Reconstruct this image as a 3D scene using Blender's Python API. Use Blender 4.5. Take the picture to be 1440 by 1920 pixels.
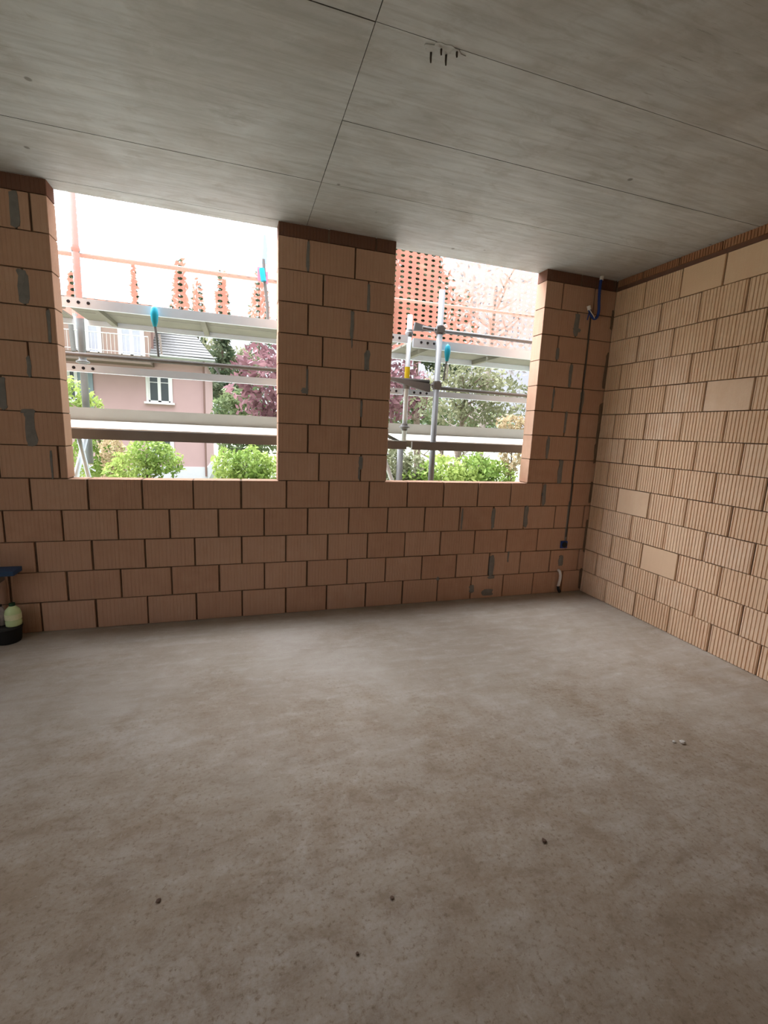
import bpy, math, random
import numpy as np
from mathutils import Vector, Matrix

for o in list(bpy.data.objects):
    bpy.data.objects.remove(o)
scene = bpy.context.scene
C = scene.collection
R = random.Random(7)

# ------------------------------------------------------------------ camera
cam_d = bpy.data.cameras.new('camera')
cam_d.sensor_fit = 'HORIZONTAL'
cam_d.sensor_width = 36.0
cam_d.lens = 850.35 / 1440 * 36.0
cam_d.clip_start = 0.02
cam_d.clip_end = 400
cam = bpy.data.objects.new('camera', cam_d)
C.objects.link(cam)
cr = Vector((0.95322568, -0.29912342, 0.04342794))
cu = Vector((0.01117524, 0.17845675, 0.98388429))
cf = Vector((0.30205285, 0.93737845, -0.17345234))
M = Matrix((cr, cu, -cf)).transposed().to_4x4()
M.translation = Vector((-2.998, -3.278, 1.371))
cam.matrix_world = M
scene.camera = cam

# ------------------------------------------------------------------ world, light, exposure
SKY_HORIZON = 0.90     # luminance of the overcast sky near the horizon
SKY_ZENITH = 13.0       # and overhead
SKY_FRONT = 0.08       # how much brighter the half beyond the windows is
GLOW = 30.0            # bright haze around the veiled sun, high up beyond the windows
SKY_LEFT = 0.35        # the left half is the brighter one
GLOW_DIR = (-0.43, 0.52, 0.738)
GLOW_POWER = 12.0
w = bpy.data.worlds.new('overcast_sky')
scene.world = w
w.use_nodes = True
nt = w.node_tree
nt.nodes.clear()
def N(t, kind, **kw):
    n = t.nodes.new(kind)
    for k, v in kw.items():
        setattr(n, k, v)
    return n
def math_node(t, op, a, b=None):
    n = N(t, 'ShaderNodeMath', operation=op)
    for i, v in enumerate((a, b)):
        if v is None: continue
        if isinstance(v, (int, float)): n.inputs[i].default_value = v
        else: t.links.new(v, n.inputs[i])
    return n.outputs[0]
tc = N(nt, 'ShaderNodeTexCoord')
sep = N(nt, 'ShaderNodeSeparateXYZ')
nt.links.new(tc.outputs['Generated'], sep.inputs[0])
z = math_node(nt, 'MAXIMUM', sep.outputs['Z'], 0.0)
lum = math_node(nt, 'ADD', math_node(nt, 'MULTIPLY', math_node(nt, 'POWER', z, 3.2), SKY_ZENITH - SKY_HORIZON), SKY_HORIZON)
fr = math_node(nt, 'ADD', math_node(nt, 'MULTIPLY', sep.outputs['Y'], SKY_FRONT), 1.0)
lum = math_node(nt, 'MULTIPLY', lum, fr)
lf = math_node(nt, 'ADD', math_node(nt, 'MULTIPLY', sep.outputs['X'], -SKY_LEFT), 1.0)
lum = math_node(nt, 'MULTIPLY', lum, lf)
dp = N(nt, 'ShaderNodeVectorMath', operation='DOT_PRODUCT')
nt.links.new(tc.outputs['Generated'], dp.inputs[0])
dp.inputs[1].default_value = GLOW_DIR
gl = math_node(nt, 'POWER', math_node(nt, 'MAXIMUM', dp.outputs['Value'], 0.0), GLOW_POWER)
lum = math_node(nt, 'ADD', lum, math_node(nt, 'MULTIPLY', gl, GLOW))
bg = N(nt, 'ShaderNodeBackground')
bg.inputs['Color'].default_value = (0.88, 0.91, 1.0, 1)
nt.links.new(lum, bg.inputs['Strength'])
wo = N(nt, 'ShaderNodeOutputWorld')
nt.links.new(bg.outputs[0], wo.inputs[0])

vs = scene.view_settings
vs.view_transform = 'Standard'
vs.look = 'None'
vs.exposure = 0.33
vs.gamma = 1.0
vs.use_curve_mapping = False
scene.cycles.max_bounces = 10
scene.cycles.diffuse_bounces = 7
scene.cycles.glossy_bounces = 3
scene.cycles.transparent_max_bounces = 16
scene.cycles.transmission_bounces = 6
scene.cycles.caustics_reflective = False
scene.cycles.caustics_refractive = False
scene.cycles.use_denoising = True

# ------------------------------------------------------------------ materials
def new_mat(name):
    m = bpy.data.materials.new(name)
    m.use_nodes = True
    t = m.node_tree
    b = t.nodes['Principled BSDF']
    return m, t, b
def ramp(t, fac, stops):
    n = N(t, 'ShaderNodeValToRGB')
    cr_ = n.color_ramp
    while len(cr_.elements) < len(stops): cr_.elements.new(0.5)
    for e, (p, c) in zip(cr_.elements, stops):
        e.position = p
        e.color = (*c, 1) if len(c) == 3 else c
    t.links.new(fac, n.inputs[0])
    return n.outputs[0]
def noise(t, coord, scale, detail=4, rough=0.55, dist=0.0):
    n = N(t, 'ShaderNodeTexNoise')
    n.inputs['Scale'].default_value = scale
    n.inputs['Detail'].default_value = detail
    n.inputs['Roughness'].default_value = rough
    n.inputs['Distortion'].default_value = dist
    t.links.new(coord, n.inputs['Vector'])
    return n.outputs['Fac']
def mapping(t, scale=(1, 1, 1), rot=(0, 0, 0)):
    c = N(t, 'ShaderNodeTexCoord')
    m = N(t, 'ShaderNodeMapping')
    m.inputs['Scale'].default_value = scale
    m.inputs['Rotation'].default_value = rot
    t.links.new(c.outputs['Object'], m.inputs['Vector'])
    return m.outputs[0]
def mix(t, fac, a, b, mode='MIX'):
    n = N(t, 'ShaderNodeMix', data_type='RGBA', blend_type=mode)
    if isinstance(fac, (int, float)): n.inputs[0].default_value = fac
    else: t.links.new(fac, n.inputs[0])
    for i, v in ((6, a), (7, b)):
        if isinstance(v, tuple): n.inputs[i].default_value = (*v, 1)
        else: t.links.new(v, n.inputs[i])
    return n.outputs[2]
def bump(t, b, height, strength, dist=0.01):
    n = N(t, 'ShaderNodeBump')
    n.inputs['Strength'].default_value = strength
    n.inputs['Distance'].default_value = dist
    t.links.new(height, n.inputs['Height'])
    t.links.new(n.outputs[0], b.inputs['Normal'])

def mat_plain(name, col, rough=0.6, metal=0.0, var=0.12, scale=8.0, spec=0.3):
    m, t, b = new_mat(name)
    v = mapping(t)
    f = noise(t, v, scale)
    c = mix(t, f, tuple(x * (1 - var) for x in col), tuple(min(1, x * (1 + var)) for x in col))
    t.links.new(c, b.inputs['Base Color'])
    b.inputs['Roughness'].default_value = rough
    b.inputs['Metallic'].default_value = metal
    b.inputs['Specular IOR Level'].default_value = spec
    return m

def mat_brick(name, stops, patch, streak=0.35):
    m, t, b = new_mat(name)
    a = N(t, 'ShaderNodeAttribute', attribute_name='rnd')
    base = ramp(t, a.outputs['Fac'], stops)
    v = mapping(t)
    f = noise(t, v, 9.0, 5, 0.6)
    c = mix(t, ramp(t, f, [(0.35, (0, 0, 0)), (0.7, (1, 1, 1))]), base, patch)
    vs_ = mapping(t, (70, 70, 4))
    g = noise(t, vs_, 1.0, 3, 0.6)
    c = mix(t, math_node(t, 'MULTIPLY', g, streak), c, (0.30, 0.12, 0.05))
    t.links.new(c, b.inputs['Base Color'])
    b.inputs['Roughness'].default_value = 0.9
    b.inputs['Specular IOR Level'].default_value = 0.1
    bump(t, b, noise(t, v, 120.0, 3), 0.35, 0.004)
    return m

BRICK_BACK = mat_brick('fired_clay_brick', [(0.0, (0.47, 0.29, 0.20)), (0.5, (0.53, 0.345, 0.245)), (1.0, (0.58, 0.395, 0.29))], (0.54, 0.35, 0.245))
BRICK_RIGHT = mat_brick('lightened_clay_brick', [(0.0, (0.71, 0.50, 0.32)), (0.5, (0.76, 0.56, 0.375)), (1.0, (0.78, 0.59, 0.42))], (0.72, 0.50, 0.325), 0.12)  # same brick as the back wall, lightened to stand in for stronger light
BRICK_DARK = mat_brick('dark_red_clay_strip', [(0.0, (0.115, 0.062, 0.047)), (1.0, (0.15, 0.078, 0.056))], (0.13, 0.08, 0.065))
BRICK_CUT = mat_brick('brown_cut_brick', [(0.0, (0.33, 0.17, 0.095)), (1.0, (0.40, 0.22, 0.125))], (0.36, 0.18, 0.10))
MORTAR = mat_plain('joint_mortar', (0.17, 0.115, 0.075), 0.95, var=0.35, scale=14)
MORTAR_GREY = mat_plain('grey_mortar', (0.20, 0.19, 0.175), 0.95, var=0.3, scale=25)
REVEAL = None

def mat_ceiling():
    m, t, b = new_mat('board_marked_concrete')
    v = mapping(t, (1.1, 9, 1))
    g1 = noise(t, v, 2.2, 6, 0.62, 0.3)
    v2 = mapping(t, (2.0, 34, 1))
    g2 = noise(t, v2, 1.6, 4, 0.6)
    v3 = mapping(t)
    g3 = noise(t, v3, 1.7, 6, 0.65, 0.5)
    c = ramp(t, g1, [(0.25, (0.42, 0.435, 0.43)), (0.5, (0.53, 0.55, 0.55)), (0.8, (0.63, 0.65, 0.65))])
    c = mix(t, math_node(t, 'MULTIPLY', ramp(t, g2, [(0.48, (0, 0, 0)), (0.72, (1, 1, 1))]), 0.42), c, (0.30, 0.285, 0.255))
    c = mix(t, math_node(t, 'MULTIPLY', ramp(t, g3, [(0.44, (0, 0, 0)), (0.64, (1, 1, 1))]), 0.5), c, (0.36, 0.335, 0.295))
    bl = noise(t, mapping(t, (1.6, 4.0, 1), (0, 0, 0.12)), 2.4, 7, 0.7, 0.8)
    c = mix(t, math_node(t, 'MULTIPLY', ramp(t, bl, [(0.52, (0, 0, 0)), (0.66, (1, 1, 1))]), 0.45), c, (0.33, 0.315, 0.28))
    c = mix(t, math_node(t, 'MULTIPLY', ramp(t, bl, [(0.30, (1, 1, 1)), (0.42, (0, 0, 0))]), 0.4), c, (0.64, 0.645, 0.625))
    sk = noise(t, mapping(t, (5, 70, 1)), 1.5, 3, 0.6)
    skm = ramp(t, noise(t, v3, 1.1, 3), [(0.5, (0, 0, 0)), (0.62, (1, 1, 1))])
    c = mix(t, math_node(t, 'MULTIPLY', math_node(t, 'MULTIPLY', ramp(t, sk, [(0.62, (0, 0, 0)), (0.72, (1, 1, 1))]), skm), 0.6), c, (0.17, 0.155, 0.13))
    # small dark blow holes and nail marks
    vo = N(t, 'ShaderNodeTexVoronoi'); vo.inputs['Scale'].default_value = 4.5
    t.links.new(v3, vo.inputs['Vector'])
    dots = ramp(t, vo.outputs['Distance'], [(0.0, (1, 1, 1)), (0.045, (1, 1, 1)), (0.07, (0, 0, 0))])
    msk = ramp(t, noise(t, v3, 2.3, 2), [(0.46, (0, 0, 0)), (0.56, (1, 1, 1))])
    c = mix(t, math_node(t, 'MULTIPLY', math_node(t, 'MULTIPLY', dots, msk), 0.75), c, (0.12, 0.11, 0.09))
    t.links.new(c, b.inputs['Base Color'])
    b.inputs['Roughness'].default_value = 0.55
    b.inputs['Specular IOR Level'].default_value = 0.35
    bump(t, b, g2, 0.15, 0.003)
    return m
CEIL = mat_ceiling()
def mat_joint():
    m, t, b = new_mat('dark_joint')
    v = mapping(t)
    c = ramp(t, noise(t, v, 2.2, 4, 0.6), [(0.42, (0.035, 0.03, 0.026)), (0.62, (0.26, 0.25, 0.23))])
    t.links.new(c, b.inputs['Base Color'])
    b.inputs['Roughness'].default_value = 0.9
    return m
JOINT = mat_joint()

def mat_floor():
    m, t, b = new_mat('dusty_concrete_slab')
    v = mapping(t)
    big = noise(t, v, 0.9, 6, 0.62, 0.4)
    mid = noise(t, v, 4.5, 7, 0.68, 0.6)
    fine = noise(t, v, 60, 4, 0.7)
    grain = noise(t, v, 190, 2, 0.6)
    st = noise(t, mapping(t, (1.5, 9, 1), (0, 0, math.radians(-20))), 2.0, 5, 0.6)
    c = ramp(t, big, [(0.3, (0.28, 0.23, 0.178)), (0.5, (0.365, 0.318, 0.262)), (0.72, (0.45, 0.412, 0.365))])
    c = mix(t, math_node(t, 'MULTIPLY', ramp(t, st, [(0.5, (0, 0, 0)), (0.75, (1, 1, 1))]), 0.35), c, (0.52, 0.485, 0.44))
    # trodden brown dirt, plus painted light falloff away from the windows, with gritty broken edges
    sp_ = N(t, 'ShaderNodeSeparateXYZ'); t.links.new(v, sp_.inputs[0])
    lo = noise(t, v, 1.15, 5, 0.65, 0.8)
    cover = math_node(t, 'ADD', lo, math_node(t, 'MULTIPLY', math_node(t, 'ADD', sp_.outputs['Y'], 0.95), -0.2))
    dirt_falloff = ramp(t, cover, [(0.45, (0, 0, 0)), (0.72, (1, 1, 1))])
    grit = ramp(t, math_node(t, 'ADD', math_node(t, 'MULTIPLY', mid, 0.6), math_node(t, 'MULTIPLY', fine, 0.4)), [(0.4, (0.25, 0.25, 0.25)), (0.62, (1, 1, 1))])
    c = mix(t, math_node(t, 'MULTIPLY', math_node(t, 'MULTIPLY', dirt_falloff, grit), 0.75), c, (0.25, 0.178, 0.105))
    c = mix(t, math_node(t, 'MULTIPLY', ramp(t, mid, [(0.5, (0, 0, 0)), (0.7, (1, 1, 1))]), 0.3), c, (0.27, 0.215, 0.165))
    bro = noise(t, mapping(t, (1.0, 1.6, 1), (0, 0, 0.35)), 6.5, 9, 0.74, 0.25)
    c = mix(t, math_node(t, 'MULTIPLY', ramp(t, bro, [(0.50, (0, 0, 0)), (0.64, (1, 1, 1))]), math_node(t, 'ADD', math_node(t, 'MULTIPLY', dirt_falloff, 0.5), 0.12)), c, (0.19, 0.135, 0.085))
    c = mix(t, math_node(t, 'MULTIPLY', ramp(t, bro, [(0.32, (1, 1, 1)), (0.47, (0, 0, 0))]), 0.35), c, (0.50, 0.455, 0.395))
    drag = noise(t, mapping(t, (1.2, 14, 1), (0, 0, -0.3)), 2.5, 6, 0.7, 0.5)
    c = mix(t, math_node(t, 'MULTIPLY', ramp(t, drag, [(0.56, (0, 0, 0)), (0.66, (1, 1, 1))]), 0.28), c, (0.24, 0.185, 0.13))
    sp = math_node(t, 'MULTIPLY', ramp(t, fine, [(0.55, (0, 0, 0)), (0.7, (1, 1, 1))]), math_node(t, 'ADD', math_node(t, 'MULTIPLY', dirt_falloff, 0.8), 0.1))
    c = mix(t, math_node(t, 'MULTIPLY', sp, 0.8), c, (0.15, 0.105, 0.07))
    pale = math_node(t, 'MULTIPLY', ramp(t, noise(t, v, 26, 5, 0.7, 1.0), [(0.60, (0, 0, 0)), (0.72, (1, 1, 1))]), 0.35)
    c = mix(t, pale, c, (0.52, 0.47, 0.41))
    c = mix(t, math_node(t, 'MULTIPLY', grain, 0.3), c, (0.20, 0.15, 0.10))
    t.links.new(c, b.inputs['Base Color'])
    b.inputs['Roughness'].default_value = 0.8
    b.inputs['Specular IOR Level'].default_value = 0.25
    h = math_node(t, 'ADD', math_node(t, 'MULTIPLY', fine, 0.5), mid)
    bump(t, b, h, 0.35, 0.012)
    return m
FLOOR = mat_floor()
SLAB = mat_plain('raw_concrete', (0.42, 0.40, 0.36), 0.8, var=0.15, scale=3)
GALV = mat_plain('galvanised_steel', (0.21, 0.215, 0.21), 0.5, 0.2, 0.15, 12)
TUBE = mat_plain('weathered_steel_tube', (0.20, 0.19, 0.175), 0.6, 0.3, 0.2, 15)
ALU = mat_plain('pale_aluminium', (0.74, 0.82, 0.87), 0.45, 0.1, 0.08, 6)
DARK = mat_plain('black_hole', (0.03, 0.03, 0.035), 0.9)
TIMBER = mat_plain('weathered_plywood', (0.20, 0.19, 0.15), 0.8, var=0.2, scale=5)
TOEBOARD = mat_plain('pale_timber_toe_board', (0.32, 0.31, 0.27), 0.7, var=0.1, scale=4)
WHITEBOARD = mat_plain('cream_board', (0.90, 0.88, 0.82), 0.6, var=0.08, scale=5)
DECKEDGE = mat_plain('grey_deck_profile', (0.17, 0.155, 0.135), 0.6, 0.2, 0.2, 6)
YELLOW = mat_plain('yellow_sticker', (0.80, 0.62, 0.02), 0.5)
CYAN = mat_plain('cyan_plastic', (0.02, 0.42, 0.58), 0.4, var=0.2)
PALEBLUE = mat_plain('pale_sky_gap', (0.42, 0.62, 0.85), 0.6)
PINK_TAPE = mat_plain('pink_tape', (0.85, 0.25, 0.35), 0.6)
NAVY = mat_plain('dark_blue_conduit', (0.02, 0.05, 0.22), 0.45, var=0.2)
BLUE = mat_plain('blue_painted_board', (0.014, 0.05, 0.115), 0.5, var=0.2)
GREYPIPE = mat_plain('dark_grey_conduit', (0.085, 0.072, 0.06), 0.7)
WHITEPIPE = mat_plain('white_plastic', (0.80, 0.78, 0.74), 0.45, var=0.04)
BLACK = mat_plain('black_rubber', (0.02, 0.02, 0.02), 0.7)
RUST = mat_plain('rusty_dark_steel', (0.06, 0.045, 0.035), 0.8, 0.3)
STONE_PALE = mat_plain('pale_mortar_crumb', (0.55, 0.51, 0.45), 0.9)
STONE_DARK = mat_plain('dark_brick_crumb', (0.12, 0.075, 0.05), 0.9)
PLASTER_PINK = mat_plain('pink_render', (0.44, 0.30, 0.285), 0.9, var=0.06, scale=1.2)
PLASTER_TAN = mat_plain('tan_render', (0.38, 0.275, 0.22), 0.9, var=0.06, scale=1.2)
PLINTH = mat_plain('white_plinth_render', (0.56, 0.57, 0.57), 0.9, var=0.06)
WHITEFRAME = mat_plain('white_window_paint', (0.66, 0.66, 0.62), 0.5, var=0.03)
CURTAIN = mat_plain('pale_curtain', (0.48, 0.50, 0.54), 0.8, var=0.15, scale=3)
ROOFTILE = mat_plain('grey_roof_tile', (0.12, 0.118, 0.11), 0.85, var=0.3, scale=6)
GUTTER = mat_plain('grey_green_gutter', (0.32, 0.34, 0.30), 0.6)
PIPEBROWN = mat_plain('brown_downpipe', (0.20, 0.12, 0.10), 0.6)
BROWN = mat_plain('brown_soffit', (0.16, 0.12, 0.09), 0.8)
GRAVEL = mat_plain('pale_gravel_yard', (0.17, 0.185, 0.13), 0.95, var=0.25, scale=2)
BARK = mat_plain('grey_brown_bark', (0.15, 0.115, 0.085), 0.95, var=0.3, scale=10)
PALEBARK = mat_plain('pale_twig_bark', (0.30, 0.25, 0.22), 0.95, var=0.3, scale=10)

def mat_glass_dark():
    m, t, b = new_mat('window_glass')
    b.inputs['Base Color'].default_value = (0.05, 0.06, 0.06, 1)
    b.inputs['Roughness'].default_value = 0.06
    b.inputs['Specular IOR Level'].default_value = 0.6
    return m
PANE = mat_glass_dark()

def mat_leaf(name, c1, c2, trans=0.35):
    m, t, b = new_mat(name)
    a = N(t, 'ShaderNodeAttribute', attribute_name='rnd')
    c = mix(t, a.outputs['Fac'], c1, c2)
    t.links.new(c, b.inputs['Base Color'])
    b.inputs['Roughness'].default_value = 0.7
    b.inputs['Specular IOR Level'].default_value = 0.2
    tr = N(t, 'ShaderNodeBsdfTranslucent')
    t.links.new(c, tr.inputs['Color'])
    ms = N(t, 'ShaderNodeMixShader')
    ms.inputs[0].default_value = trans
    t.links.new(b.outputs[0], ms.inputs[1]); t.links.new(tr.outputs[0], ms.inputs[2])
    t.links.new(ms.outputs[0], t.nodes['Material Output'].inputs[0])
    return m
LEAF_BRIGHT = mat_leaf('bright_spring_leaf', (0.13, 0.21, 0.04), (0.33, 0.4, 0.11))
LEAF_GREEN = mat_leaf('mid_green_leaf', (0.07, 0.11, 0.045), (0.2, 0.24, 0.11))
LEAF_DARK = mat_leaf('dark_conifer_needle', (0.045, 0.07, 0.035), (0.12, 0.145, 0.08))
LEAF_RED = mat_leaf('dark_red_leaf', (0.1, 0.045, 0.05), (0.28, 0.15, 0.16))
LEAF_OLIVE = mat_leaf('olive_leaf', (0.1, 0.11, 0.055), (0.26, 0.26, 0.15))
LEAF_TAN = mat_leaf('tan_dry_leaf', (0.24, 0.175, 0.09), (0.42, 0.33, 0.2))
LEAF_PALE = mat_leaf('pale_blossom_leaf', (0.22, 0.2, 0.19), (0.48, 0.42, 0.41))

def mat_net():
    m, t, b = new_mat('orange_net_plastic')
    b.inputs['Base Color'].default_value = (0.74, 0.30, 0.20, 1)
    b.inputs['Roughness'].default_value = 0.6
    tl = N(t, 'ShaderNodeBsdfTranslucent'); tl.inputs['Color'].default_value = (0.62, 0.25, 0.19, 1)
    tp = N(t, 'ShaderNodeBsdfTransparent'); tp.inputs['Color'].default_value = (1, 1, 1, 1)
    m1 = N(t, 'ShaderNodeMixShader'); m1.inputs[0].default_value = 0.4
    t.links.new(b.outputs[0], m1.inputs[1]); t.links.new(tl.outputs[0], m1.inputs[2])
    m2 = N(t, 'ShaderNodeMixShader'); m2.inputs[0].default_value = 0.45
    t.links.new(m1.outputs[0], m2.inputs[1]); t.links.new(tp.outputs[0], m2.inputs[2])
    t.links.new(m2.outputs[0], t.nodes['Material Output'].inputs[0])
    return m
NET = mat_net()

def mat_bottle():
    m, t, b = new_mat('clear_green_plastic')
    b.inputs['Base Color'].default_value = (0.74, 0.92, 0.48, 1)
    b.inputs['Roughness'].default_value = 0.12
    b.inputs['Transmission Weight'].default_value = 0.15
    b.inputs['IOR'].default_value = 1.3
    return m
BOTTLE = mat_bottle()

# ------------------------------------------------------------------ mesh helpers
class MB:
    """collects shapes for one mesh object"""
    def __init__(self):
        self.v, self.f, self.mi, self.rnd = [], [], [], []
    def add(self, verts, faces, mi=0, rnd=None):
        o = len(self.v)
        self.v += [tuple(p) for p in verts]
        self.f += [tuple(i + o for i in q) for q in faces]
        self.mi += [mi] * len(faces)
        self.rnd += [R.random() if rnd is None else rnd] * len(faces)
        return self
    def box(self, x0, x1, y0, y1, z0, z1, mi=0, rnd=None):
        v = [(x0, y0, z0), (x1, y0, z0), (x1, y1, z0), (x0, y1, z0), (x0, y0, z1), (x1, y0, z1), (x1, y1, z1), (x0, y1, z1)]
        f = [(3, 2, 1, 0), (4, 5, 6, 7), (0, 1, 5, 4), (1, 2, 6, 5), (2, 3, 7, 6), (3, 0, 4, 7)]
        return self.add(v, f, mi, rnd)
    def tube(self, pts, r, n=10, mi=0, caps=True):
        pts = [Vector(p) for p in pts]
        rs = r if isinstance(r, (list, tuple)) else [r] * len(pts)
        vs_, fs = [], []
        up = Vector((0, 0, 1))
        d0 = (pts[1] - pts[0]).normalized()
        a = d0.orthogonal().normalized()
        for i, p in enumerate(pts):
            d = (pts[min(i + 1, len(pts) - 1)] - pts[max(i - 1, 0)]).normalized()
            a = (a - d * a.dot(d)).normalized()
            b = d.cross(a)
            for k in range(n):
                t = 2 * math.pi * k / n
                vs_.append(p + (a * math.cos(t) + b * math.sin(t)) * rs[i])
        for i in range(len(pts) - 1):
            for k in range(n):
                k2 = (k + 1) % n
                fs.append((i * n + k, i * n + k2, (i + 1) * n + k2, (i + 1) * n + k))
        if caps:
            fs.append(tuple(range(n - 1, -1, -1)))
            fs.append(tuple((len(pts) - 1) * n + k for k in range(n)))
        return self.add(vs_, fs, mi)
    def lathe(self, cx, cy, prof, n=20, mi=0):
        vs_, fs = [], []
        for (r, z_) in prof:
            for k in range(n):
                t = 2 * math.pi * k / n
                vs_.append((cx + r * math.cos(t), cy + r * math.sin(t), z_))
        for i in range(len(prof) - 1):
            for k in range(n):
                k2 = (k + 1) % n
                fs.append((i * n + k, i * n + k2, (i + 1) * n + k2, (i + 1) * n + k))
        fs.append(tuple(range(n - 1, -1, -1)))
        fs.append(tuple((len(prof) - 1) * n + k for k in range(n)))
        return self.add(vs_, fs, mi)
    def prism(self, poly, y0, y1, mi=0):
        """outline of (x, z) points extruded along y"""
        n = len(poly)
        v = [(x, y0, z_) for x, z_ in poly] + [(x, y1, z_) for x, z_ in poly]
        f = [tuple(range(n)), tuple(range(2 * n - 1, n - 1, -1))]
        f += [(i, i + n, (i + 1) % n + n, (i + 1) % n) for i in range(n)]
        return self.add(v, f, mi)
    def build(self, name, mats, parent=None, smooth=False):
        me = bpy.data.meshes.new(name)
        me.from_pydata(self.v, [], self.f)
        mats = mats if isinstance(mats, (list, tuple)) else [mats]
        for m in mats: me.materials.append(m)
        me.polygons.foreach_set('material_index', self.mi)
        at = me.attributes.new('rnd', 'FLOAT', 'FACE')
        at.data.foreach_set('value', self.rnd)
        if smooth:
            me.polygons.foreach_set('use_smooth', [True] * len(self.f))
        me.update()
        o = bpy.data.objects.new(name, me)
        C.objects.link(o)
        if parent is not None:
            o.parent = parent
            o.matrix_parent_inverse = Matrix.Translation(-parent.location)
        return o
def tag(o, label=None, cat=None, group=None, kind=None):
    for k, v in (('label', label), ('category', cat), ('group', group), ('kind', kind)):
        if v: o[k] = v
    return o
def thing(name, loc, label, cat, group=None):
    o = bpy.data.objects.new(name, None)
    o.empty_display_size = 0.1
    C.objects.link(o)
    o.location = loc
    return tag(o, label, cat, group)

# ------------------------------------------------------------------ brick walls
L, H = 0.3088, 0.2
T = 0.125
CEIL_Z = 2.685
def brick(mb, P, u0, u1, z0, z1, depth, ng, gd, mi=0):
    """one grooved brick; P(u, d, z) maps along-wall, depth-into-wall, height to space"""
    j = lambda a: R.uniform(-a, a)
    u0 += j(.0015); u1 += j(.0015); z1 += j(.0012)
    off = j(.0016)
    prof = []
    if ng:
        n = max(2, round((u1 - u0) / L * ng)); s = (u1 - u0) / n
        prof.append((u0, off + .002)); prof.append((u0 + .003, off))
        for k in range(n):
            c = u0 + (k + .5) * s + j(.0006); d = gd * R.uniform(.55, 1.15)
            prof += [(c - .17 * s, off), (c - .08 * s, off + d), (c + .08 * s, off + d), (c + .17 * s, off)]
        prof.append((u1 - .003, off)); prof.append((u1, off + .002))
    else:
        prof = [(u0, off + .003), (u0 + .003, off), (u1 - .003, off), (u1, off + .003)]
    m = len(prof)
    v = [P(u, d, z0) for u, d in prof] + [P(u, d, z1) for u, d in prof]
    v += [P(u0, depth, z0), P(u1, depth, z0), P(u0, depth, z1), P(u1, depth, z1)]
    f = [(i, i + 1, m + i + 1, m + i) for i in range(m - 1)]
    b00, b10, b01, b11 = 2 * m, 2 * m + 1, 2 * m + 2, 2 * m + 3
    f.append((b00, 0, m, b01)); f.append((m - 1, b10, b11, 2 * m - 1))
    f.append(tuple([b00, b10] + list(range(m - 1, -1, -1))))
    f.append(tuple([b11, b01] + list(range(m, 2 * m))))
    f.append((b10, b00, b01, b11))
    mb.add(v, f, mi)
def blob(mb, P, cu_, cz_, w_, h_, mi, proud=.0035):
    """irregular smear of grey mortar standing slightly proud of the bricks"""
    n = 16; front, back = [], []
    for k in range(n):
        t = 2 * math.pi * k / n
        c, s = math.cos(t), math.sin(t)
        e = 0.45
        x = cu_ + w_ / 2 * math.copysign(abs(c) ** e, c) * R.uniform(.62, 1.15)
        y = cz_ + h_ / 2 * math.copysign(abs(s) ** e, s) * R.uniform(.9, 1.06)
        front.append(P(x, -proud * R.uniform(.4, 1), y)); back.append(P(x, .02, y))
    ctr = P(cu_, -proud * 1.3, cz_)
    f = [(i, (i + 1) % n, 2 * n) for i in range(n)] + [(i, i + n, (i + 1) % n + n, (i + 1) % n) for i in range(n)]
    mb.add(front + back + [ctr], f, mi)

GV, GH = 0.006, 0.0035     # half joint widths
PB = lambda u, d, z_: (u, d, z_)
PRt = lambda s, d, z_: (d, -s, z_)
XL = -6.0                   # left wall
def row(mb, P, a, b, joints, z0, depth, ng, gd, mi=0, smooth_p=0.0, h=H):
    js = sorted(j for j in joints if a + .02 < j < b - .02)
    edges = [a] + js + [b]
    for i in range(len(edges) - 1):
        u0 = edges[i] + (GV if i else 0.0)
        u1 = edges[i + 1] - (GV if i < len(edges) - 2 else 0.0)
        brick(mb, P, u0, u1, z0 + GH, z0 + h - GH, depth, 0 if R.random() < smooth_p else ng, gd, mi)

W1L, W1R, W2L, W2R = -4.020, -2.742, -1.935, -0.680
wb = MB()
for k in range(5):
    ph = -4.226 if k % 2 == 0 else -4.379
    row(wb, PB, XL, 0, [ph + L * i for i in range(-7, 16)], k * H, T, 14, .0012)
left_j = {12: [-4.177, -4.102, -4.49], 11: [-4.33], 10: [-4.167, -4.48], 9: [-4.059, -4.36], 8: [-4.173, -4.48], 7: [-4.319], 6: [-4.191, -4.49], 5: [-4.063, -4.37]}
pil_j = {12: [-2.547, -2.226], 11: [-2.443, -2.125], 10: [-2.543, -2.238], 9: [-2.44, -2.12], 8: [-2.545, -2.236], 7: [-2.45, -2.149], 6: [-2.534, -2.234], 5: [-2.451, -2.14]}
rig_j = {12: [-.518, -.21], 11: [-.36, -.231], 10: [-.515, -.225], 9: [-.365, -.228], 8: [-.511, -.223], 7: [-.363, -.232], 6: [-.516, -.219], 5: [-.36, -.231]}
for k in range(5, 13):
    row(wb, PB, XL, W1L, left_j[k] + [left_j[k][-1] - L * i for i in range(1, 6)], k * H, T, 14, .0012)
    row(wb, PB, W1R, W2L, pil_j[k], k * H, T, 14, .0012)
    row(wb, PB, W2R, 0, rig_j[k], k * H, T, 14, .0012)
# dark strip of cut pieces under the slab
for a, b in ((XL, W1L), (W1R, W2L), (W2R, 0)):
    row(wb, lambda u, d, z_: (u, d + .006, z_), a, b, [a + .33 * i for i in range(1, 8)], 2.6, T - .006, 14, .002, 2, h=CEIL_Z - 2.6 + GH)
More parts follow.
